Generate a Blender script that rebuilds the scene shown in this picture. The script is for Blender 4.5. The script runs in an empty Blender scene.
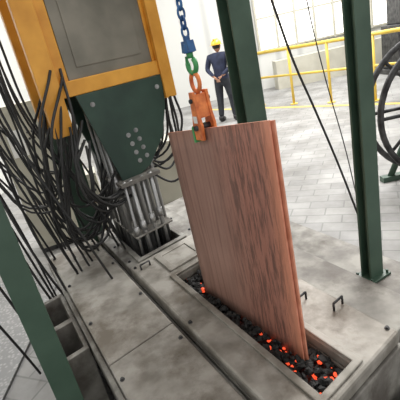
import bpy, bmesh, math, random
from mathutils import Vector, Matrix
random.seed(7)
scene=bpy.context.scene
COL=scene.collection

# ------------------------------------------------------------ materials
def newmat(name):
    m=bpy.data.materials.new(name); m.use_nodes=True
    return m, m.node_tree, m.node_tree.nodes['Principled BSDF']
def noisy(name,c1,c2,scale=6,rough=(.45,.65),metal=0.0,bump=.1,stretch=(1,1,1),lo=.35,hi=.65,detail=8,c3=None):
    m,nt,p=newmat(name); N=nt.nodes; L=nt.links
    tc=N.new('ShaderNodeTexCoord'); mp=N.new('ShaderNodeMapping'); mp.inputs['Scale'].default_value=stretch
    ns=N.new('ShaderNodeTexNoise'); ns.inputs['Scale'].default_value=scale; ns.inputs['Detail'].default_value=detail
    cr=N.new('ShaderNodeValToRGB'); cr.color_ramp.elements[0].position=lo; cr.color_ramp.elements[1].position=hi
    cr.color_ramp.elements[0].color=(*c1,1); cr.color_ramp.elements[1].color=(*c2,1)
    L.new(tc.outputs['Object'],mp.inputs[0]); L.new(mp.outputs[0],ns.inputs['Vector']); L.new(ns.outputs['Fac'],cr.inputs[0])
    if c3: # large soft stains of a third colour
        n3=N.new('ShaderNodeTexNoise'); n3.inputs['Scale'].default_value=scale*.45; n3.inputs['Detail'].default_value=12; n3.inputs['Roughness'].default_value=.65
        mp3=N.new('ShaderNodeMapping'); mp3.inputs['Location'].default_value=(3.1,1.7,.4); L.new(tc.outputs['Object'],mp3.inputs[0]); L.new(mp3.outputs[0],n3.inputs['Vector'])
        c=N.new('ShaderNodeValToRGB'); c.color_ramp.elements[0].position=.47; c.color_ramp.elements[1].position=.64
        L.new(n3.outputs['Fac'],c.inputs[0])
        mx=N.new('ShaderNodeMix'); mx.data_type='RGBA'; L.new(c.outputs[0],mx.inputs[0]); L.new(cr.outputs[0],mx.inputs[6]); mx.inputs[7].default_value=(*c3,1)
        L.new(mx.outputs[2],p.inputs['Base Color'])
    else: L.new(cr.outputs[0],p.inputs['Base Color'])
    mr=N.new('ShaderNodeMapRange'); mr.inputs[3].default_value=rough[0]; mr.inputs[4].default_value=rough[1]
    L.new(ns.outputs['Fac'],mr.inputs[0]); L.new(mr.outputs[0],p.inputs['Roughness'])
    p.inputs['Metallic'].default_value=metal
    if bump:
        b=N.new('ShaderNodeBump'); b.inputs['Strength'].default_value=bump; b.inputs['Distance'].default_value=.02
        L.new(ns.outputs['Fac'],b.inputs['Height']); L.new(b.outputs[0],p.inputs['Normal'])
    return m
def emis(name,c,s):
    m,nt,p=newmat(name); p.inputs['Base Color'].default_value=(*c,1)
    p.inputs['Emission Color'].default_value=(*c,1); p.inputs['Emission Strength'].default_value=s
    return m

STEEL=noisy('worn_steel',(.2,.185,.16),(.38,.36,.325),9,(.45,.65),.3,.2,lo=.3,hi=.6,c3=(.15,.13,.105))
STEEL2=noisy('dull_steel',(.14,.13,.118),(.30,.29,.262),9,(.5,.7),.25,.2,c3=(.1,.088,.075))
DARKST=noisy('dark_steel',(.02,.02,.022),(.09,.09,.09),12,(.4,.6),.5,.2)
BOX=noisy('box_grey_paint',(.15,.14,.115),(.25,.23,.19),4,(.3,.45),.4,.03)
ROD=noisy('rod_metal',(.2,.2,.2),(.5,.5,.5),10,(.25,.45),.8,.05,(1,1,.2))
GREEN=noisy('green_paint',(.032,.066,.045),(.055,.10,.07),5,(.35,.5),0,.05)
DGREEN=noisy('dark_green_paint',(.022,.045,.035),(.035,.07,.052),6,(.35,.5),.1,.05)
YEL=noisy('orange_yellow_paint',(.62,.27,.03),(.84,.41,.06),5,(.35,.5),0,.03)
RAILY=noisy('rail_yellow_paint',(.68,.47,.07),(.78,.56,.1),5,(.4,.5),0,.02)
ORANGE=noisy('orange_paint',(.5,.11,.03),(.8,.25,.07),30,(.35,.55),.1,.1)
BLUE=noisy('blue_paint',(.02,.07,.2),(.04,.14,.33),20,(.35,.5),.2,.05)
HGREEN=noisy('hook_green',(.03,.22,.07),(.08,.36,.12),20,(.35,.5),.1,.05)
RUBBER=noisy('black_rubber',(.008,.008,.009),(.02,.02,.02),10,(.4,.55),0,.02)
CREAM=noisy('cream_paint',(.42,.40,.33),(.5,.48,.4),3,(.4,.6),0,.02)
CGREY=noisy('cabinet_grey_green',(.27,.3,.26),(.34,.37,.33),3,(.4,.6),0,.02)
COAL=noisy('charcoal_black',(.004,.004,.004),(.022,.021,.02),40,(.55,.8),0,.5)
EMBER=emis('glowing_ember',(1.0,.10,.035),.85)
SKIN=noisy('skin',(.35,.18,.11),(.42,.23,.15),8,(.5,.6),0,.02)
SHIRT=noisy('navy_cloth',(.010,.014,.035),(.025,.033,.07),10,(.8,.9),0,.2)
PANTS=noisy('grey_trousers',(.014,.016,.022),(.03,.034,.042),10,(.8,.9),0,.2)
HAIR=noisy('hair',(.008,.006,.005),(.02,.015,.012),30,(.5,.6))
SHOE=noisy('shoe',(.01,.01,.01),(.03,.03,.03),10)
HATM=noisy('helmet_yellow',(.8,.42,.03),(.85,.5,.05),3,(.25,.35),0,0)
RED=noisy('red_brown',(.10,.06,.05),(.16,.10,.085),8,(.5,.6),.2,.1)
WHITEP=noisy('white_label',(.7,.7,.68),(.8,.8,.78),5)

def floor_mat():
    m,nt,p=newmat('paved_concrete'); N=nt.nodes; L=nt.links
    tc=N.new('ShaderNodeTexCoord'); mp=N.new('ShaderNodeMapping'); mp.inputs['Rotation'].default_value=(0,0,math.radians(26))
    L.new(tc.outputs['Object'],mp.inputs[0])
    br=N.new('ShaderNodeTexBrick'); br.offset=.5; br.inputs['Scale'].default_value=1
    br.inputs['Brick Width'].default_value=.3; br.inputs['Row Height'].default_value=.15; br.inputs['Mortar Size'].default_value=.008; br.inputs['Mortar Smooth'].default_value=.5
    br.inputs['Color1'].default_value=(.29,.285,.275,1); br.inputs['Color2'].default_value=(.235,.232,.228,1); br.inputs['Mortar'].default_value=(.17,.17,.165,1)
    L.new(mp.outputs[0],br.inputs['Vector'])
    ns=N.new('ShaderNodeTexNoise'); ns.inputs['Scale'].default_value=1.6; ns.inputs['Detail'].default_value=12; ns.inputs['Roughness'].default_value=.62; L.new(mp.outputs[0],ns.inputs['Vector'])
    cr=N.new('ShaderNodeValToRGB'); cr.color_ramp.elements[0].position=.36; cr.color_ramp.elements[1].position=.62
    cr.color_ramp.elements[0].color=(.6,.59,.57,1); cr.color_ramp.elements[1].color=(1.15,1.15,1.15,1)
    L.new(ns.outputs['Fac'],cr.inputs[0])
    mx=N.new('ShaderNodeMix'); mx.data_type='RGBA'; mx.blend_type='MULTIPLY'; mx.inputs[0].default_value=1
    L.new(br.outputs['Color'],mx.inputs[6]); L.new(cr.outputs[0],mx.inputs[7]); L.new(mx.outputs[2],p.inputs['Base Color'])
    p.inputs['Roughness'].default_value=.5
    return m
FLOOR=floor_mat()
def checker_mat():
    m,nt,p=newmat('chequer_plate'); N=nt.nodes; L=nt.links
    tc=N.new('ShaderNodeTexCoord'); 
    vo=N.new('ShaderNodeTexVoronoi'); vo.inputs['Scale'].default_value=40; L.new(tc.outputs['Object'],vo.inputs['Vector'])
    cr=N.new('ShaderNodeValToRGB'); cr.color_ramp.elements[0].position=.2; cr.color_ramp.elements[1].position=.5
    cr.color_ramp.elements[0].color=(.31,.305,.3,1); cr.color_ramp.elements[1].color=(.2,.2,.2,1)
    L.new(vo.outputs['Distance'],cr.inputs[0]); L.new(cr.outputs[0],p.inputs['Base Color'])
    b=N.new('ShaderNodeBump'); b.inputs['Strength'].default_value=.3; L.new(vo.outputs['Distance'],b.inputs['Height']); L.new(b.outputs[0],p.inputs['Normal'])
    p.inputs['Metallic'].default_value=.4; p.inputs['Roughness'].default_value=.5
    return m
CHECK=checker_mat()
def wall_mat(name,c1,c2,rib=1.2):
    m,nt,p=newmat(name); N=nt.nodes; L=nt.links
    tc=N.new('ShaderNodeTexCoord')
    wv=N.new('ShaderNodeTexWave'); wv.inputs['Scale'].default_value=rib; wv.bands_direction='X'; wv.inputs['Distortion'].default_value=0
    sp=N.new('ShaderNodeMapping'); sp.inputs['Rotation'].default_value=(0,0,math.radians(45))
    L.new(tc.outputs['Object'],sp.inputs[0]); L.new(sp.outputs[0],wv.inputs['Vector'])
    cr=N.new('ShaderNodeValToRGB'); cr.color_ramp.elements[0].color=(*c1,1); cr.color_ramp.elements[1].color=(*c2,1)
    cr.color_ramp.elements[0].position=0; cr.color_ramp.elements[1].position=.25
    L.new(wv.outputs['Color'],cr.inputs[0]); L.new(cr.outputs[0],p.inputs['Base Color'])
    p.inputs['Roughness'].default_value=.6
    return m
WALL=wall_mat('corrugated_wall',(.5,.5,.48),(.62,.62,.59),.7)
GLASSD=emis('daylight_glass',(1.0,.98,.93),1.25)

def copper_mat():
    m,nt,p=newmat('copper_cathode'); N=nt.nodes; L=nt.links
    tc=N.new('ShaderNodeTexCoord')
    def mapn(scale,nscale,det,rough=.5):
        mp=N.new('ShaderNodeMapping'); mp.inputs['Scale'].default_value=scale; L.new(tc.outputs['Object'],mp.inputs[0])
        n=N.new('ShaderNodeTexNoise'); n.inputs['Scale'].default_value=nscale; n.inputs['Detail'].default_value=det; n.inputs['Roughness'].default_value=rough
        L.new(mp.outputs[0],n.inputs['Vector']); return n
    def ramp(src,p0,p1,c0,c1):
        r=N.new('ShaderNodeValToRGB'); r.color_ramp.elements[0].position=p0; r.color_ramp.elements[1].position=p1
        r.color_ramp.elements[0].color=(*c0,1); r.color_ramp.elements[1].color=(*c1,1); L.new(src,r.inputs[0]); return r
    n1=mapn((1,1,.012),70,3)      # fine straight vertical drip lines
    n3=mapn((1,1,.7),5,8,.6)      # soft blotches
    n2=mapn((1,1,.10),75,9,.7)    # dark corroded streaks
    c1=ramp(n1.outputs['Fac'],.34,.50,(.25,.14,.11),(.36,.21,.17))
    c3=ramp(n3.outputs['Fac'],.35,.65,(.86,.84,.82),(1.1,1.08,1.06))
    mb=N.new('ShaderNodeMix'); mb.data_type='RGBA'; mb.blend_type='MULTIPLY'; mb.inputs[0].default_value=1
    L.new(c1.outputs[0],mb.inputs[6]); L.new(c3.outputs[0],mb.inputs[7])
    sx=N.new('ShaderNodeSeparateXYZ'); L.new(tc.outputs['Object'],sx.inputs[0])
    def mrng(a,b,c,d):
        r=N.new('ShaderNodeMapRange'); r.inputs[1].default_value=a; r.inputs[2].default_value=b; r.inputs[3].default_value=c; r.inputs[4].default_value=d
        L.new(sx.outputs['X'],r.inputs[0]); return r
    red=mrng(.28,.5,0,.7)
    m0=N.new('ShaderNodeMix'); m0.data_type='RGBA'; L.new(red.outputs[0],m0.inputs[0]); L.new(mb.outputs[2],m0.inputs[6]); m0.inputs[7].default_value=(.42,.17,.12,1)
    st=ramp(n2.outputs['Fac'],.43,.53,(1,1,1),(0,0,0)); am=mrng(.26,.42,.05,.65); am2=mrng(.6,.645,1,.1)
    mu=N.new('ShaderNodeMath'); mu.operation='MULTIPLY'; L.new(st.outputs[0],mu.inputs[0]); L.new(am.outputs[0],mu.inputs[1])
    mu2=N.new('ShaderNodeMath'); mu2.operation='MULTIPLY'; L.new(mu.outputs[0],mu2.inputs[0]); L.new(am2.outputs[0],mu2.inputs[1])
    ed=mrng(.58,.65,0,.85)
    m1=N.new('ShaderNodeMix'); m1.data_type='RGBA'; L.new(ed.outputs[0],m1.inputs[0]); L.new(m0.outputs[2],m1.inputs[6]); m1.inputs[7].default_value=(.68,.28,.17,1)
    m2=N.new('ShaderNodeMix'); m2.data_type='RGBA'; L.new(mu2.outputs[0],m2.inputs[0]); L.new(m1.outputs[2],m2.inputs[6]); m2.inputs[7].default_value=(.08,.048,.042,1)
    L.new(m2.outputs[2],p.inputs['Base Color'])
    b=N.new('ShaderNodeBump'); b.inputs['Strength'].default_value=.15; b.inputs['Distance'].default_value=.005; L.new(n2.outputs['Fac'],b.inputs['Height']); L.new(b.outputs[0],p.inputs['Normal'])
    p.inputs['Metallic'].default_value=.1; p.inputs['Roughness'].default_value=.45
    return m
COPPER=copper_mat()
COPPERE=noisy('copper_edge',(.58,.23,.14),(.74,.33,.22),20,(.4,.5),.1,.1)

# ------------------------------------------------------------ helpers
def empty(name,loc=(0,0,0)):
    o=bpy.data.objects.new(name,None); o.location=loc; COL.objects.link(o); o.empty_display_size=.1; return o
def mkobj(name,bm,mats,parent=None,bevel=0,smooth=False):
    me=bpy.data.meshes.new(name); bmesh.ops.recalc_face_normals(bm,faces=bm.faces); bm.to_mesh(me); bm.free()
    for m in (mats if isinstance(mats,(list,tuple)) else [mats]): me.materials.append(m)
    if smooth:
        for p in me.polygons: p.use_smooth=True
    o=bpy.data.objects.new(name,me); COL.objects.link(o)
    if parent: o.parent=parent
    if bevel:
        b=o.modifiers.new('b','BEVEL'); b.width=bevel; b.segments=2; b.limit_method='ANGLE'
    return o
def box(bm,x0,x1,y0,y1,z0,z1,f=None,mi=0):
    f=f or (lambda x,y,z:(x,y,z))
    v=[bm.verts.new(f(x,y,z)) for x in(x0,x1) for y in(y0,y1) for z in(z0,z1)]
    for q in [(0,1,3,2),(4,6,7,5),(0,4,5,1),(2,3,7,6),(0,2,6,4),(1,5,7,3)]:
        fc=bm.faces.new([v[i] for i in q]); fc.material_index=mi
def cyl(bm,p0,p1,r,n=12,r2=None,mi=0,smooth=True):
    p0=Vector(p0);p1=Vector(p1);d=p1-p0;r2=r if r2 is None else r2
    q=d.to_track_quat('Z','Y')
    a=[];b=[]
    for i in range(n):
        t=2*math.pi*i/n; w=q@Vector((math.cos(t),math.sin(t),0))
        a.append(bm.verts.new(p0+w*r)); b.append(bm.verts.new(p1+w*r2))
    for i in range(n):
        fc=bm.faces.new([a[i],a[(i+1)%n],b[(i+1)%n],b[i]]); fc.material_index=mi; fc.smooth=smooth
    f1=bm.faces.new(a[::-1]); f2=bm.faces.new(b); f1.material_index=mi; f2.material_index=mi
def torus(bm,M,R,r,n=24,k=8,arc=2*math.pi,sy=1.0,mi=0):
    full=abs(arc-2*math.pi)<1e-6; rings=[]
    cnt=n if full else n+1
    for i in range(cnt):
        t=arc*i/n
        ring=[]
        for j in range(k):
            s=2*math.pi*j/k
            rr=R+r*math.cos(s)
            ring.append(bm.verts.new(M@Vector((rr*math.cos(t),rr*math.sin(t)*sy,r*math.sin(s)))))
        rings.append(ring)
    for i in range(n):
        A=rings[i];B=rings[(i+1)%cnt]
        for j in range(k):
            fc=bm.faces.new([A[j],A[(j+1)%k],B[(j+1)%k],B[j]]); fc.smooth=True; fc.material_index=mi
    if not full:
        bm.faces.new(rings[0]); bm.faces.new(rings[-1][::-1])
def prism(bm,pts2,d0,d1,f,mi=0):
    a=[bm.verts.new(f(p[0],p[1],d0)) for p in pts2]; b=[bm.verts.new(f(p[0],p[1],d1)) for p in pts2]
    n=len(a)
    for F in (bm.faces.new(a),bm.faces.new(b[::-1])): F.material_index=mi
    for i in range(n):
        F=bm.faces.new([a[i],b[i],b[(i+1)%n],a[(i+1)%n]]); F.material_index=mi
def curves(name,splines,r,mat,parent=None,res=8):
    cu=bpy.data.curves.new(name,'CURVE'); cu.dimensions='3D'; cu.bevel_depth=r; cu.bevel_resolution=2; cu.resolution_u=res
    for pts in splines:
        s=cu.splines.new('BEZIER'); s.bezier_points.add(len(pts)-1)
        for bp,p in zip(s.bezier_points,pts):
            bp.co=p; bp.handle_left_type='AUTO'; bp.handle_right_type='AUTO'
    cu.materials.append(mat)
    o=bpy.data.objects.new(name,cu); COL.objects.link(o)
    if parent:o.parent=parent
    return o

# furnace frame: a runs along the furnace towards the viewer, b across it
O=Vector((-.174,1.885)); A=Vector((.44,-.898)); B=Vector((.82,.572))
def W(a,b,z): 
    p=O+A*a+B*b; return (p.x,p.y,z)
def grid_plate(bm,ab,bb,z0,z1,holes,mi=0):
    """slab with rectangular openings"""
    As=sorted(set([ab[0],ab[1]]+[h[0] for h in holes]+[h[1] for h in holes])); Bs=sorted(set([bb[0],bb[1]]+[h[2] for h in holes]+[h[3] for h in holes]))
    As=[x for x in As if ab[0]<=x<=ab[1]]; Bs=[x for x in Bs if bb[0]<=x<=bb[1]]
    def solid(i,j):
        if i<0 or j<0 or i>=len(As)-1 or j>=len(Bs)-1: return False
        ca=(As[i]+As[i+1])/2; cb=(Bs[j]+Bs[j+1])/2
        return not any(h[0]<ca<h[1] and h[2]<cb<h[3] for h in holes)
    V={}
    def v(i,j,k):
        if (i,j,k) not in V: V[(i,j,k)]=bm.verts.new(W(As[i],Bs[j],z1 if k else z0))
        return V[(i,j,k)]
    for i in range(len(As)-1):
        for j in range(len(Bs)-1):
            if not solid(i,j): continue
            fs=[[v(i,j,1),v(i+1,j,1),v(i+1,j+1,1),v(i,j+1,1)],[v(i,j,0),v(i,j+1,0),v(i+1,j+1,0),v(i+1,j,0)]]
            if not solid(i-1,j): fs.append([v(i,j,0),v(i,j,1),v(i,j+1,1),v(i,j+1,0)])
            if not solid(i+1,j): fs.append([v(i+1,j,0),v(i+1,j+1,0),v(i+1,j+1,1),v(i+1,j,1)])
            if not solid(i,j-1): fs.append([v(i,j,0),v(i+1,j,0),v(i+1,j,1),v(i,j,1)])
            if not solid(i,j+1): fs.append([v(i,j+1,0),v(i,j+1,1),v(i+1,j+1,1),v(i+1,j+1,0)])
            for q in fs:
                F=bm.faces.new(q); F.material_index=mi

# ------------------------------------------------------------ room
bm=bmesh.new(); box(bm,-3.2,9,-3,12,-.1,0); mkobj('floor',bm,FLOOR)
bm=bmesh.new(); box(bm,-3.2,9,12,12.2,0,6); mkobj('wall_back',bm,WALL)
bm=bmesh.new(); box(bm,-3.4,-3.2,-3,12.2,0,6); mkobj('wall_left',bm,WALL)
bm=bmesh.new(); box(bm,9,9.2,-3,12.2,0,6); mkobj('wall_right',bm,WALL)
def window(name,axis,u0,u1,z0,z1,at,nu,nz):
    bm=bmesh.new()
    def f(u,d,z): return (u,at-d,z) if axis=='y' else (at+d,u,z)
    box(bm,u0,u1,0.005,.02,z0,z1,f,1)
    for i in range(nu+1):
        u=u0+(u1-u0)*i/nu; box(bm,u-.03,u+.03,0.004,.07,z0-.04,z1+.04,f,0)
    for i in range(nz+1):
        z=z0+(z1-z0)*i/nz; box(bm,u0,u1,.004,.06,z-.025,z+.025,f,0)
    return mkobj(name,bm,[CREAM,GLASSD])
window('window_1','y',2.6,6.4,1.05,3.6,12,7,3)
window('window_2','x',4.6,7.6,1.5,3.4,-3.2,5,2)
window('window_3','y',-2.6,-.4,1.5,3.6,12,4,2)
bm=bmesh.new()
for x in (-1.6,7): box(bm,x-.12,x+.12,11.75,11.99,0,6)
mkobj('wall_columns',bm,CGREY)
bm=bmesh.new(); box(bm,-3.19,8.99,11.6,11.74,3.6,3.85); mkobj('trim_1',bm,GREEN)
bm=bmesh.new(); box(bm,2.8,8.5,11.2,11.6,0,.75); mkobj('trim_2',bm,CREAM)

# ------------------------------------------------------------ furnace
F=empty('induction_holding_furnace')
SLOT=(0,1.02,-.045,.135); HOLE=(-.95,-.38,-.1,.2)
bm=bmesh.new(); grid_plate(bm,(-1.15,1.08),(-.2,.38),0,.44,[SLOT,HOLE]); grid_plate(bm,(-1.15,1.02),(.385,.66),0,.415,[]); grid_plate(bm,(-1.15,1.5),(-.56,-.205),0,.44,[])
mkobj('furnace_body',bm,STEEL2,F,.006)
bm=bmesh.new()
grid_plate(bm,(-.33,1.07),(-.2,.375),.442,.5,[SLOT])
mkobj('pot_top_frame',bm,STEEL,F,.012)
bm=bmesh.new()
grid_plate(bm,(-.028,1.048),(-.075,.165),.5,.510,[SLOT])
mkobj('slot_rim',bm,STEEL,F,.004)
bm=bmesh.new()
grid_plate(bm,(-1.02,-.335),(-.2,.38),.442,.485,[HOLE])
grid_plate(bm,(-.985,-.345),(-.135,.235),.485,.5,[HOLE])
mkobj('casting_opening_frame',bm,STEEL2,F,.005)
bm=bmesh.new()
for a0,a1 in ((-1.0,.28),(.286,1.5)):
    grid_plate(bm,(a0,a1),(-.56,-.235),.442,.488,[])
mkobj('lid_panels',bm,STEEL,F,.007)
bm=bmesh.new()
grid_plate(bm,(-1.0,1.5),(-.585,-.562),.40,.47,[])
mkobj('edge_angle',bm,STEEL2,F,.004)
bm=bmesh.new(); grid_plate(bm,(-.29,-.06),(-.05,.2),.5,.512,[(-.25,-.1,-.01,.16)]); grid_plate(bm,(-.25,-.1),(-.01,.16),.5,.506,[])
mkobj('inspection_cover',bm,STEEL,F,.004)
bm=bmesh.new()
def bolt(a,b,z,r=.007):
    p=Vector(W(a,b,z)); cyl(bm,p,p+Vector((0,0,.003)),r*1.4,14); cyl(bm,p+Vector((0,0,.003)),p+Vector((0,0,.009)),r,6,smooth=False)
for i in range(6):
    a=-.95+i*.45
    bolt(a,-.54,.488); bolt(a,-.255,.488)
for i in range(3):
    bolt(-.29+i*.66,-.18,.5); bolt(-.29+i*.66,.355,.5)
for i in range(3): bolt(-.98+i*.28,-.17,.485); bolt(-.98+i*.28,.3,.485)
mkobj('bolts',bm,DARKST,F)
def handle(bm,a,b,z,along,L=.08,h=.04):
    if along=='a': p=[W(a-L/2,b,z),W(a-L/2,b,z+h),W(a+L/2,b,z+h),W(a+L/2,b,z)]
    else: p=[W(a,b-L/2,z),W(a,b-L/2,z+h),W(a,b+L/2,z+h),W(a,b+L/2,z)]
    for i in range(3): cyl(bm,p[i],p[i+1],.005,8)
bm=bmesh.new()
handle(bm,.68,.25,.5,'b',.06,.035); handle(bm,.82,.33,.5,'b',.06,.035); handle(bm,-.24,-.13,.5,'b',.06,.03)
mkobj('handles',bm,DARKST,F)
bm=bmesh.new(); grid_plate(bm,(-1.2,1.02),(.665,.95),0,.36,[]); mkobj('side_plinth',bm,STEEL2,F,.006)
bm=bmesh.new(); holes=[(-.22,.02,-.72,-.61),(-.52,-.26,-.72,-.61)]
grid_plate(bm,(-.55,.05),(-.74,-.59),.0,.45,holes); grid_plate(bm,(-.55,.05),(-.74,-.59),.2,.21,[])
mkobj('side_trough',bm,STEEL2,F,.004)
bm=bmesh.new(); grid_plate(bm,(-.945,-.385),(-.095,.195),.15,.355,[]); mkobj('melt_cover',bm,COAL,F)
bm=bmesh.new(); grid_plate(bm,(1.11,2.4),(-.19,1.3),0,.27,[]); mkobj('access_platform',bm,CHECK,None,.006)

# charcoal bed
bm=bmesh.new()
grid_plate(bm,(0.004,1.016),(-.041,.131),.38,.43,[],0)
for i in range(700):
    a=random.uniform(.02,1.0); b=random.uniform(-.03,.12); r=random.uniform(.008,.020)
    hot=random.random()<(.06+.22*max(0,a-.35))
    z=.434+random.uniform(0,.03)*(1 if not hot else .8)
    if hot: r*=.72
    M=Matrix.Translation(W(a,b,z))@Matrix.Rotation(random.uniform(0,6),4,random.choice('XYZ'))@Matrix.Diagonal((r,r*random.uniform(.6,1.3),r*random.uniform(.5,.9),1))
    g=bmesh.ops.create_icosphere(bm,subdivisions=1,radius=1,matrix=M)
    for v in g['verts']:
        v.co+=Vector((random.uniform(-1,1),random.uniform(-1,1),random.uniform(-1,1)))*r*.25
        for fc in v.link_faces: fc.material_index=1 if hot else 0
mkobj('charcoal_bed',bm,[COAL,EMBER])

# ------------------------------------------------------------ copper plate (object X axis runs along the plate)
P0=Vector((-.069,1.715,0)); P1=Vector((.2445,1.141,0)); ex=(P1-P0).normalized(); ez=Vector((0,0,1)); ey=ez.cross(ex)
MP=Matrix((ex,ey,ez)).transposed().to_4x4(); MP.translation=P0
Lp=(P1-P0).length
bm=bmesh.new()
nx=14; nz=10; th=.007
def pv(i,j,s):
    x=Lp*i/nx; zt=1.281+(1.359-1.281)*i/nx; z=.44+(zt-.44)*j/nz
    w=.004*math.sin(i*.9)*math.sin(j*.6)
    return bm.verts.new((x,w+s,z))
G=[[[pv(i,j,s) for j in range(nz+1)] for i in range(nx+1)] for s in (-th/2,th/2)]
for s in range(2):
    for i in range(nx):
        for j in range(nz):
            f=bm.faces.new([G[s][i][j],G[s][i+1][j],G[s][i+1][j+1],G[s][i][j+1]]); f.smooth=True
def rim(seq):
    for (i,j),(k,l) in zip(seq,seq[1:]):
        f=bm.faces.new([G[0][i][j],G[0][k][l],G[1][k][l],G[1][i][j]]); f.material_index=1
rim([(i,nz) for i in range(nx+1)]); rim([(i,0) for i in range(nx+1)]); rim([(0,j) for j in range(nz+1)]); rim([(nx,j) for j in range(nz+1)])
v=[bm.verts.new(q) for q in ((.02,.0085,.44),(Lp+.010,.0085,.44),(Lp+.010,.0085,1.357),(.02,.0085,1.279),(.02,.0145,.44),(Lp+.010,.0145,.44),(Lp+.010,.0145,1.357),(.02,.0145,1.279))]
for q in [(0,1,2,3),(4,7,6,5),(1,5,6,2),(0,3,7,4),(3,2,6,7),(0,4,5,1)]:
    f=bm.faces.new([v[i] for i in q]); f.material_index=1
cp=mkobj('copper_cathode_plate',bm,[COPPER,COPPERE]); cp.matrix_world=MP

# ------------------------------------------------------------ lifting clamp
cx,cy=.067,1.466
K=empty('plate_lifting_clamp',(cx,cy,1.31))
def loc(x,y,z): # x along plate, y across plate, z above plate top
    return Vector(ex)*x+Vector(ey)*y+Vector((0,0,z))
bm=bmesh.new()
fr=lambda x,z,y: loc(x,y,z)
body=[(-.024,-.035),(.026,-.035),(.030,.02),(.020,.06),(.014,.14),(-.012,.14),(-.018,.06),(-.028,.02)]
prism(bm,body,-.022,-.010,fr); prism(bm,body,.034,.046,fr)
prism(bm,[(-.018,.045),(.018,.045),(.01,.13),(-.01,.13)],-.010,.034,fr)
torus(bm,Matrix.Translation(loc(0,0.01,.170))@Matrix((ex,ez,ey)).transposed().to_4x4(),.026,.008,24,8,sy=1.25)
mkobj('clamp_body',bm,ORANGE,K,.002)
bm=bmesh.new()
cyl(bm,loc(0,-.032,.012),loc(0,.058,.012),.010,12); cyl(bm,loc(0,-.030,.11),loc(0,.054,.11),.008,12)
mkobj('clamp_pins',bm,DARKST,K)
bm=bmesh.new(); prism(bm,[(-.036,-.045),(-.026,-.045),(-.026,.02),(-.036,.01)],-.026,.05,fr); mkobj('clamp_lever',bm,HGREEN,K,.002)
bm=bmesh.new(); prism(bm,[(-.012,.03),(.012,.03),(.012,.055),(-.012,.055)],-.0235,-.0222,fr); mkobj('clamp_label',bm,WHITEP,K)
H=empty('chain_hoist',(cx,cy,1.31))
bm=bmesh.new()
RX=Matrix((ex,ez,ey)).transposed().to_4x4()
torus(bm,Matrix.Translation(loc(0,0.01,.228))@RX@Matrix.Rotation(math.radians(-200),4,'Z'),.026,.009,20,8,arc=math.radians(250))
cyl(bm,loc(0,.01,.252),loc(0,.01,.275),.012,10)
cyl(bm,loc(-.026,.01,.222),loc(-.028,.01,.26),.009,8,r2=.004)
mkobj('hook',bm,HGREEN,H)
bm=bmesh.new(); cyl(bm,loc(0,.01,.27),loc(0,.01,.30),.020,14,r2=.016); cyl(bm,loc(0,.01,.30),loc(0,.01,.325),.012,14)
prism(bm,[(-.026,.272),(.026,.272),(.02,.31),(-.02,.31)],-.004,.024,fr)
mkobj('hook_swivel',bm,BLUE,H,.001)
bm=bmesh.new()
for i in range(44):
    z=.337+i*.030
    q=RX if i%2 else Matrix((ey,ez,ex)).transposed().to_4x4()
    torus(bm,Matrix.Translation(loc(0,.01,z))@q,.0125,.0045,12,6,sy=1.5)
mkobj('chain',bm,BLUE,H)
bm=bmesh.new()
box(bm,-.15,.15,-.12,.12,1.62,1.9); mkobj('hoist_motor_housing',bm,BLUE,H,.02)

# ------------------------------------------------------------ green posts
def hbeam(name,x,y,z0,z1,w,rot,mat=GREEN,t=.010,dw=None):
    bm=bmesh.new()
    h=w/2; d=(dw or w)/2
    box(bm,-h,h,-d,-d+t,z0,z1); box(bm,-h,h,d-t,d,z0,z1); box(bm,-t/2,t/2,-d+t,d-t,z0,z1)
    box(bm,-h-.025,h+.025,-d-.025,d+.025,z0,z0+.012)
    for sx in(-1,1):
        for sy in (-1,1): cyl(bm,(sx*(h+.012),sy*(d+.012),z0+.012),(sx*(h+.012),sy*(d+.012),z0+.028),.007,6)
    o=mkobj(name,bm,mat,None,.002); o.location=(x,y,0); o.rotation_euler=(0,0,rot); return o
ra=math.atan2(A.y,A.x)
hbeam('steel_column',.762,1.68,.36,4.2,.09,ra+math.pi/2,dw=.06)
hbeam('steel_column',.405,2.36,.415,4.2,.14,ra+math.pi/2,dw=.11)
hbeam('steel_column',-.685,1.27,0,4.2,.09,ra+math.pi/2,dw=.07)
hbeam('steel_column',-.83,2.75,0,4.2,.14,ra+math.pi/2)

# ------------------------------------------------------------ casting head
T=empty('upcasting_machine_head')
bm=bmesh.new(); box(bm,-.86,-.50,-.17,.36,1.55,2.5,W)
box(bm,-.50,-.494,-.11,.30,1.62,2.3,W)
mkobj('head_housing',bm,BOX,T,.006)
bm=bmesh.new()
for a in (-.49,-.85):
    box(bm,a-.03,a+.03,-.345,-.235,1.30,3.0,W)
    box(bm,a-.03,a+.03,.385,.465,1.34,3.0,W)
box(bm,-.84,-.50,-.235,-.172,1.5,2.5,W); box(bm,-.84,-.50,.362,.385,1.5,2.5,W)
box(bm,-.5,-.475,-.235,.385,1.485,1.565,W); box(bm,-.88,-.86,-.24,.385,1.485,1.53,W)
box(bm,-.9,-.45,-.36,.5,2.5,2.6,W)
mkobj('head_frame',bm,YEL,T,.005)
bm=bmesh.new()
poly=[(-.17,1.484),(.395,1.484),(.37,1.3),(.30,1.13),(.165,.985),(.03,.93),(-.04,.945)]
prism(bm,poly,-.50,-.475,lambda b,z,a:W(a,b,z)); prism(bm,poly,-.86,-.835,lambda b,z,a:W(a,b,z))
prism(bm,[(.01,1.48),(.25,1.48),(.2,1.0),(.02,1.0)],-.835,-.50,lambda b,z,a:W(a,b,z))
mkobj('mounting_bracket',bm,DGREEN,T,.004)
bm=bmesh.new()
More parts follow.
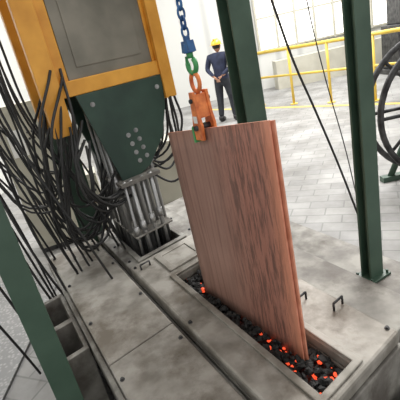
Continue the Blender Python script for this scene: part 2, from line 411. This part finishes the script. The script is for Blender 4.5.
def hb(b,z,r=.010):
    p0=Vector(W(-.475,b,z)); d=Vector((A.x,A.y,0)); cyl(bm,p0,p0+d*.004,r*1.4,12); cyl(bm,p0+d*.004,p0+d*.014,r,6,smooth=False)
for b,z in ((.07,1.2),(.125,1.215),(.08,1.145),(.135,1.16),(.09,1.09),(.145,1.105),(.10,1.035),(.155,1.05),(-.09,1.42),(.34,1.42)): hb(b,z)
mkobj('bracket_bolts',bm,ROD,T)
bm=bmesh.new()
for i,a in enumerate((-.87,-.78,-.69,-.60,-.52,-.43)):
    for j,b in enumerate((-.07,-.005,.06,.125,.18)):
        top=1.05 if (a>-.52) else 1.53
        if a>-.48: 
            top=.96
            if j==4: continue
        bb=b+random.uniform(-.008,.008)
        x=Vector(W(a,bb,.36)); y=Vector(W(a,bb+random.uniform(-.015,.015),top)); cyl(bm,x,y,.010 if (i+j)%2 else .014,10)
        cyl(bm,x.lerp(y,.42+.03*j),x.lerp(y,.52+.03*j),.019,8)
mkobj('cooler_rods',bm,ROD,T)
bm=bmesh.new(); box(bm,-.9,-.41,-.085,.19,.93,.955,W); box(bm,-.9,-.41,-.085,.19,.60,.612,W); mkobj('rod_guides',bm,STEEL2,T,.003)

# hoses
sp=[]
R=random.uniform
for i in range(14):
    b=-.25+R(-.07,.06); a=-.42-R(0,.4); z=1.5+R(-.05,.15)
    st=Vector(W(a,b,z)); en=Vector(W(-.45-R(0,.35),-.07,.95+R(-.12,.1)))
    drop=R(.72,1.0)
    mid=Vector(W(a+R(-.05,.1),b-R(.03,.2),(z+drop)/2+R(-.05,.1)))
    low=(mid+en)/2; low.z=drop+R(-.05,.05); low+=Vector((-.08+R(-.08,.04),-.02,-.12))
    sp.append([st,mid,low,en])
for i in range(9):
    b=.42+R(-.05,.05); a=-.42-R(0,.4)
    st=Vector(W(a,b,1.45+R(-.1,.1))); en=Vector(W(-.5-R(0,.3),.15,.95+R(-.1,.1)))
    low=(st+en)/2+Vector((R(.0,.06),0,-R(.2,.35)))
    sp.append([st,st+Vector((R(-.02,.03),0,-.2)),low,en])
for i in range(7):
    st=Vector(W(-.44,-.2+R(-.06,.05),1.3+R(-.1,.1))); en=Vector(W(-.46,-.05+R(-.05,.05),.9+R(-.1,.05)))
    sp.append([st,Vector(W(-.38,-.28+R(-.05,.05),1.1+R(-.05,.05))),Vector(W(-.4,-.2+R(-.05,.05),.9+R(-.05,.05))),en])
curves('hydraulic_hose_bundle',sp,.0075,RUBBER)
sp=[]
for i in range(30):
    x=-1.25+R(-.25,.40); y=2.1+R(-.25,.6)
    x2=x+R(.05,.3)
    sp.append([Vector((x-.1,y,2.7)),Vector((x,y,2.0)),Vector((x+.05,y-.02,1.4+R(-.1,.1))),Vector((x2-.02,y+R(-.1,.1),.8+R(-.15,.2))),Vector((x2+.1,y+.05,.02))])
for i in range(7):
    y=2.4+R(-.2,.4)
    sp.append([Vector((-1.5+R(-.2,.1),y,1.9+R(-.2,.3))),Vector((-1.2,y,1.25+R(-.2,.2))),Vector((-.95,y,.95+R(-.15,.15))),Vector((-.72+R(-.05,.05),y-.05,1.25+R(-.1,.1))),Vector(W(-.7,-.2,1.6))])
curves('power_cable_bundle',sp,.007,RUBBER)
curves('hanging_cable',[[(.62,3.0,2.4),(.78,3,1.77),(.88,3,1.35),(1.0,3,.966),(1.14,3,.5),(1.27,3,.02)]],.009,RUBBER)
curves('hanging_cable',[[(1.08,3.3,2.4),(1.12,3.3,1.77),(1.2,3.3,1.2),(1.33,3.3,.5),(1.4,3.3,.02)]],.005,RUBBER)

def cabinet(mat,x,y,rz,w,d,h):
    bm=bmesh.new(); box(bm,-w,w,-d,d,.05,h); box(bm,-w+.02,w-.02,-d-.015,-d,.1,h-.04)
    box(bm,-w*.6,0,-d-.02,-d-.014,h*.68,h*.85,mi=1); box(bm,-w+.01,w-.01,-d+.01,d-.01,0,.05,mi=2)
    for i in range(4): cyl(bm,(.05+.04*(i%2),-d-.015,h*.82-.06*(i//2)),(.05+.04*(i%2),-d-.03,h*.82-.06*(i//2)),.012,8,mi=2)
    o=mkobj('control_cabinet',bm,[mat,WHITEP,DARKST],None,.004); o.location=(x,y,0); o.rotation_euler=(0,0,rz)
cabinet(CREAM,-1.5,3.9,.3,.22,.15,1.45)
cabinet(CREAM,-.98,3.45,.2,.13,.12,.78)
cabinet(CREAM,-.45,4.3,.1,.3,.2,.75)
bm=bmesh.new(); box(bm,-3.1,-1.32,-.5,3.2,0.001,.02); mkobj('chequer_walkway',bm,CHECK)

# ------------------------------------------------------------ railing
G0=Vector((1.9,9.35,0)); G1=Vector((4.6,5.75,0)); n=5
Rr=empty('safety_railing')
bm=bmesh.new()
for i in range(n+1):
    p=G0.lerp(G1,i/n); cyl(bm,p,p+Vector((0,0,1.15)),.028,8); cyl(bm,p,p+Vector((0,0,.02)),.08,10)
for z,r in ((1.15,.034),(.62,.024)): cyl(bm,G0+Vector((0,0,z)),G1+Vector((0,0,z)),r,8)
mkobj('railing_bars',bm,RAILY,Rr)
d=(G1-G0).normalized()
bm=bmesh.new(); box(bm,-1.5,(G1-G0).length,-.32,-.22,.001,.004,lambda x,y,z: tuple(G0+d*x+Vector((-d.y,d.x,0))*y+Vector((0,0,z))))
mkobj('floor_marking_stripe',bm,RAILY)

# coiler wheel on the right
Cw=empty('rod_coiler',(2.2,3.2,0))
bm=bmesh.new()
M=Matrix.Translation((0,0,.72))@Matrix.Rotation(math.radians(90),4,'X')
torus(bm,M,.6,.026,48,10); torus(bm,M@Matrix.Translation((0,0,-.25)),.6,.026,48,10)
for i in range(8):
    t=i*math.pi/4
    for yy in (0,.25): cyl(bm,(0,yy,.72),(.6*math.cos(t),yy,.72+.6*math.sin(t)),.016,8)
cyl(bm,(0,-.1,.72),(0,.35,.72),.08,20)
mkobj('coiler_rims',bm,DARKST,Cw)
bm=bmesh.new(); cyl(bm,(0,.03,.72),(0,.22,.72),.26,40); mkobj('coiled_copper_rod',bm,RED,Cw)
bm=bmesh.new()
for yy in (-.14,.39):
    for sx in (-1,1): cyl(bm,(sx*.35,yy,0),(0,yy,.74),.03,8)
    box(bm,-.42,.42,yy-.04,yy+.04,0,.05)
mkobj('coiler_stand',bm,GREEN,Cw)
Mm=empty('drawing_machine',(6.1,9.6,0))
bm=bmesh.new(); box(bm,-1,1,-.4,.4,.12,1.1); box(bm,-.9,.9,-.3,.3,1.1,2.2); box(bm,-1.05,1.05,-.45,.45,0,.12); cyl(bm,(.6,-.5,.9),(.6,.3,.9),.3,24)
mkobj('machine_body',bm,DARKST,Mm,.02)
bm=bmesh.new(); cyl(bm,(-.4,-.42,.6),(-.4,-.55,.6),.25,24); mkobj('machine_wheel',bm,RED,Mm)

# ------------------------------------------------------------ worker
def skinned(name,verts,edges,radii,mats,root=0,levels=2):
    me=bpy.data.meshes.new(name); me.from_pydata(verts,edges,[]); me.update()
    o=bpy.data.objects.new(name,me); COL.objects.link(o)
    md=o.modifiers.new('s','SKIN'); md.use_smooth_shade=True
    sv=me.skin_vertices[0].data
    for i,r in enumerate(radii):
        sv[i].radius=r if isinstance(r,tuple) else (r,r); sv[i].use_root=(i==root)
    ss=o.modifiers.new('u','SUBSURF'); ss.levels=levels; ss.render_levels=levels
    dg=bpy.context.evaluated_depsgraph_get(); dg.update()
    nm=bpy.data.meshes.new_from_object(o.evaluated_get(dg)); bpy.data.objects.remove(o)
    nm.materials.clear()
    for m in mats: nm.materials.append(m)
    o2=bpy.data.objects.new(name,nm); COL.objects.link(o2)
    for p in nm.polygons: p.use_smooth=True
    return o2
Wk=empty('worker',(.98,8.42,0)); Wk.rotation_euler=(0,0,math.radians(150)); Wk.scale=(.97,.97,.97)
V=[(0,0,.88),(0,.01,1.02),(0,0,1.2),(0,.01,1.36),(0,0,1.43),
 (.19,.01,1.35),(.28,.05,1.12),(.09,.19,.97),
 (-.19,.01,1.35),(-.28,.05,1.12),(-.09,.19,.97),
 (.10,0,.84),(.13,-.01,.47),(.16,.02,.09),(-.10,0,.84),(-.14,-.02,.47),(-.17,.02,.09)]
E=[(0,1),(1,2),(2,3),(3,4),(3,5),(5,6),(6,7),(3,8),(8,9),(9,10),(0,11),(11,12),(12,13),(0,14),(14,15),(15,16)]
Rd=[(.145,.115),(.145,.11),(.175,.12),(.14,.1),(.05,.05),(.075,.075),(.055,.055),(.034,.034),(.075,.075),(.055,.055),(.034,.034),(.105,.105),(.078,.078),(.06,.06),(.105,.105),(.078,.078),(.06,.06)]
o=skinned('body',V,E,Rd,[SHIRT,PANTS,SKIN])
for p in o.data.polygons:
    c=p.center
    if c.z>1.425 and abs(c.x)<.07: p.material_index=2
    elif c.z<.9 and c.y<.13: p.material_index=1
    elif c.z<.99 and c.y>.15: p.material_index=2
o.parent=Wk
for s in (1,-1):
    vs=[(s*.09,.19,.975),(s*.06,.205,.94),(s*.02,.21,.905)]; es=[(0,1),(1,2)]; rs=[.024,(.034,.016),(.034,.016)]
    h=skinned('hand_'+('r' if s<0 else 'l'),vs,es,rs,[SKIN],0,1); h.parent=Wk
    for k in range(4):
        ln=[.8,1,.95,.75][k]; off=(k-1.5)*.018
        b0=Vector((s*(.02+off*.4),.215,.905-off*.5)); b1=b0+Vector((-s*.03*ln,.008,-.018*ln)); b2=b1+Vector((-s*.022*ln,-.006,-.02*ln)); b3=b2+Vector((-s*.005,-.012,-.014*ln))
        fg=skinned('finger_%d_%s'%(k,'r' if s<0 else 'l'),[b0,b1,b2,b3],[(0,1),(1,2),(2,3)],[.009,.0085,.008,.007],[SKIN],0,1); fg.parent=Wk
    tb=[Vector((s*.06,.215,.95)),Vector((s*.035,.232,.955)),Vector((s*.015,.236,.945))]
    fg=skinned('thumb_'+('r' if s<0 else 'l'),tb,[(0,1),(1,2)],[.011,.010,.008],[SKIN],0,1); fg.parent=Wk
bm=bmesh.new()
g=bmesh.ops.create_uvsphere(bm,u_segments=24,v_segments=16,radius=1)
for v in g['verts']:
    x,y,z=v.co; j=1-.22*max(0,-z)
    v.co=Vector((x*.078*j,y*.095*(1-.1*max(0,-z))-.01*max(0,-z),z*.115))+Vector((0,-.01,1.54))
for f in bm.faces:
    f.smooth=True; c=f.calc_center_median(); f.material_index=1 if (c.y>.01 and c.z>1.5) or c.z>1.6 else 0
for s in (1,-1):
    bmesh.ops.create_uvsphere(bm,u_segments=10,v_segments=8,radius=1,matrix=Matrix.Translation((s*.08,0,1.535))@Matrix.Diagonal((.012,.02,.03,1)))
    gg=bmesh.ops.create_uvsphere(bm,u_segments=10,v_segments=8,radius=.011,matrix=Matrix.Translation((s*.03,-.097,1.545)))
    for v in gg['verts']:
        for f in v.link_faces: f.material_index=1
cyl(bm,(0,-.1,1.55),(0,-.122,1.515),.008,8,r2=.014)
box(bm,-.025,.025,-.105,-.095,1.478,1.486)
mkobj('head',bm,[SKIN,HAIR],Wk)
bm=bmesh.new()
g=bmesh.ops.create_uvsphere(bm,u_segments=24,v_segments=16,radius=1)
bmesh.ops.delete(bm,geom=[v for v in bm.verts if v.co.z<-.05],context='VERTS')
for v in bm.verts: v.co=Vector((v.co.x*.105,v.co.y*.13-.005,v.co.z*.105+1.575))
for f in bm.faces: f.smooth=True
cyl(bm,(0,-.01,1.565),(0,-.01,1.573),.135,24); box(bm,-.012,.012,-.1,.1,1.66,1.685)
mkobj('hard_hat',bm,HATM,Wk)
bm=bmesh.new()
for sx,yy in ((.165,0),(-.175,0)):
    g=bmesh.ops.create_uvsphere(bm,u_segments=14,v_segments=10,radius=1,matrix=Matrix.Translation((sx,-.05+yy,.04))@Matrix.Diagonal((.05,.14,.055,1)))
    for v in g['verts']: v.co.z=max(v.co.z,.0)
    cyl(bm,(sx,.02,.04),(sx,.02,.12),.06,14)
mkobj('shoes',bm,SHOE,Wk)

# ------------------------------------------------------------ light
w=bpy.data.worlds.new('w'); scene.world=w; w.use_nodes=True
bg=w.node_tree.nodes['Background']; bg.inputs[0].default_value=(1,.985,.96,1); bg.inputs[1].default_value=1.05
def area(name,loc,tgt,size,energy,col=(1,1,1)):
    l=bpy.data.lights.new(name,'AREA'); l.size=size; l.energy=energy; l.color=col
    o=bpy.data.objects.new(name,l); COL.objects.link(o); o.location=loc
    o.rotation_euler=(Vector(tgt)-Vector(loc)).to_track_quat('-Z','Y').to_euler()
area('overhead_fill',(3.5,5.5,5.5),(.8,3,0),2.5,380,(1,.97,.93))  # unseen area light added overhead to brighten the furnace and floor
area('overhead_fill',(-1.5,7,5.5),(-.5,5,0),2.5,300)  # second added fill light, no fixture modelled, left half of the hall
area('overhead_fill',(4,9,5.5),(4,10.5,0),3,480)  # added fill light, out of view, brightens the far right background

# ------------------------------------------------------------ camera
cam=bpy.data.cameras.new('camera'); cam.lens=36; cam.sensor_width=36; cam.clip_start=.05
co=bpy.data.objects.new('camera',cam); COL.objects.link(co)
Rm=Matrix(((0.9755792,0.2196480,0.0),(-0.0780843,0.3468162,-0.9346772),(-0.2052999,0.9118516,0.3554977)))
M4=Rm.to_4x4(); M4.translation=(0,0,1.6); co.matrix_world=M4
scene.camera=co
scene.view_settings.view_transform='Standard'
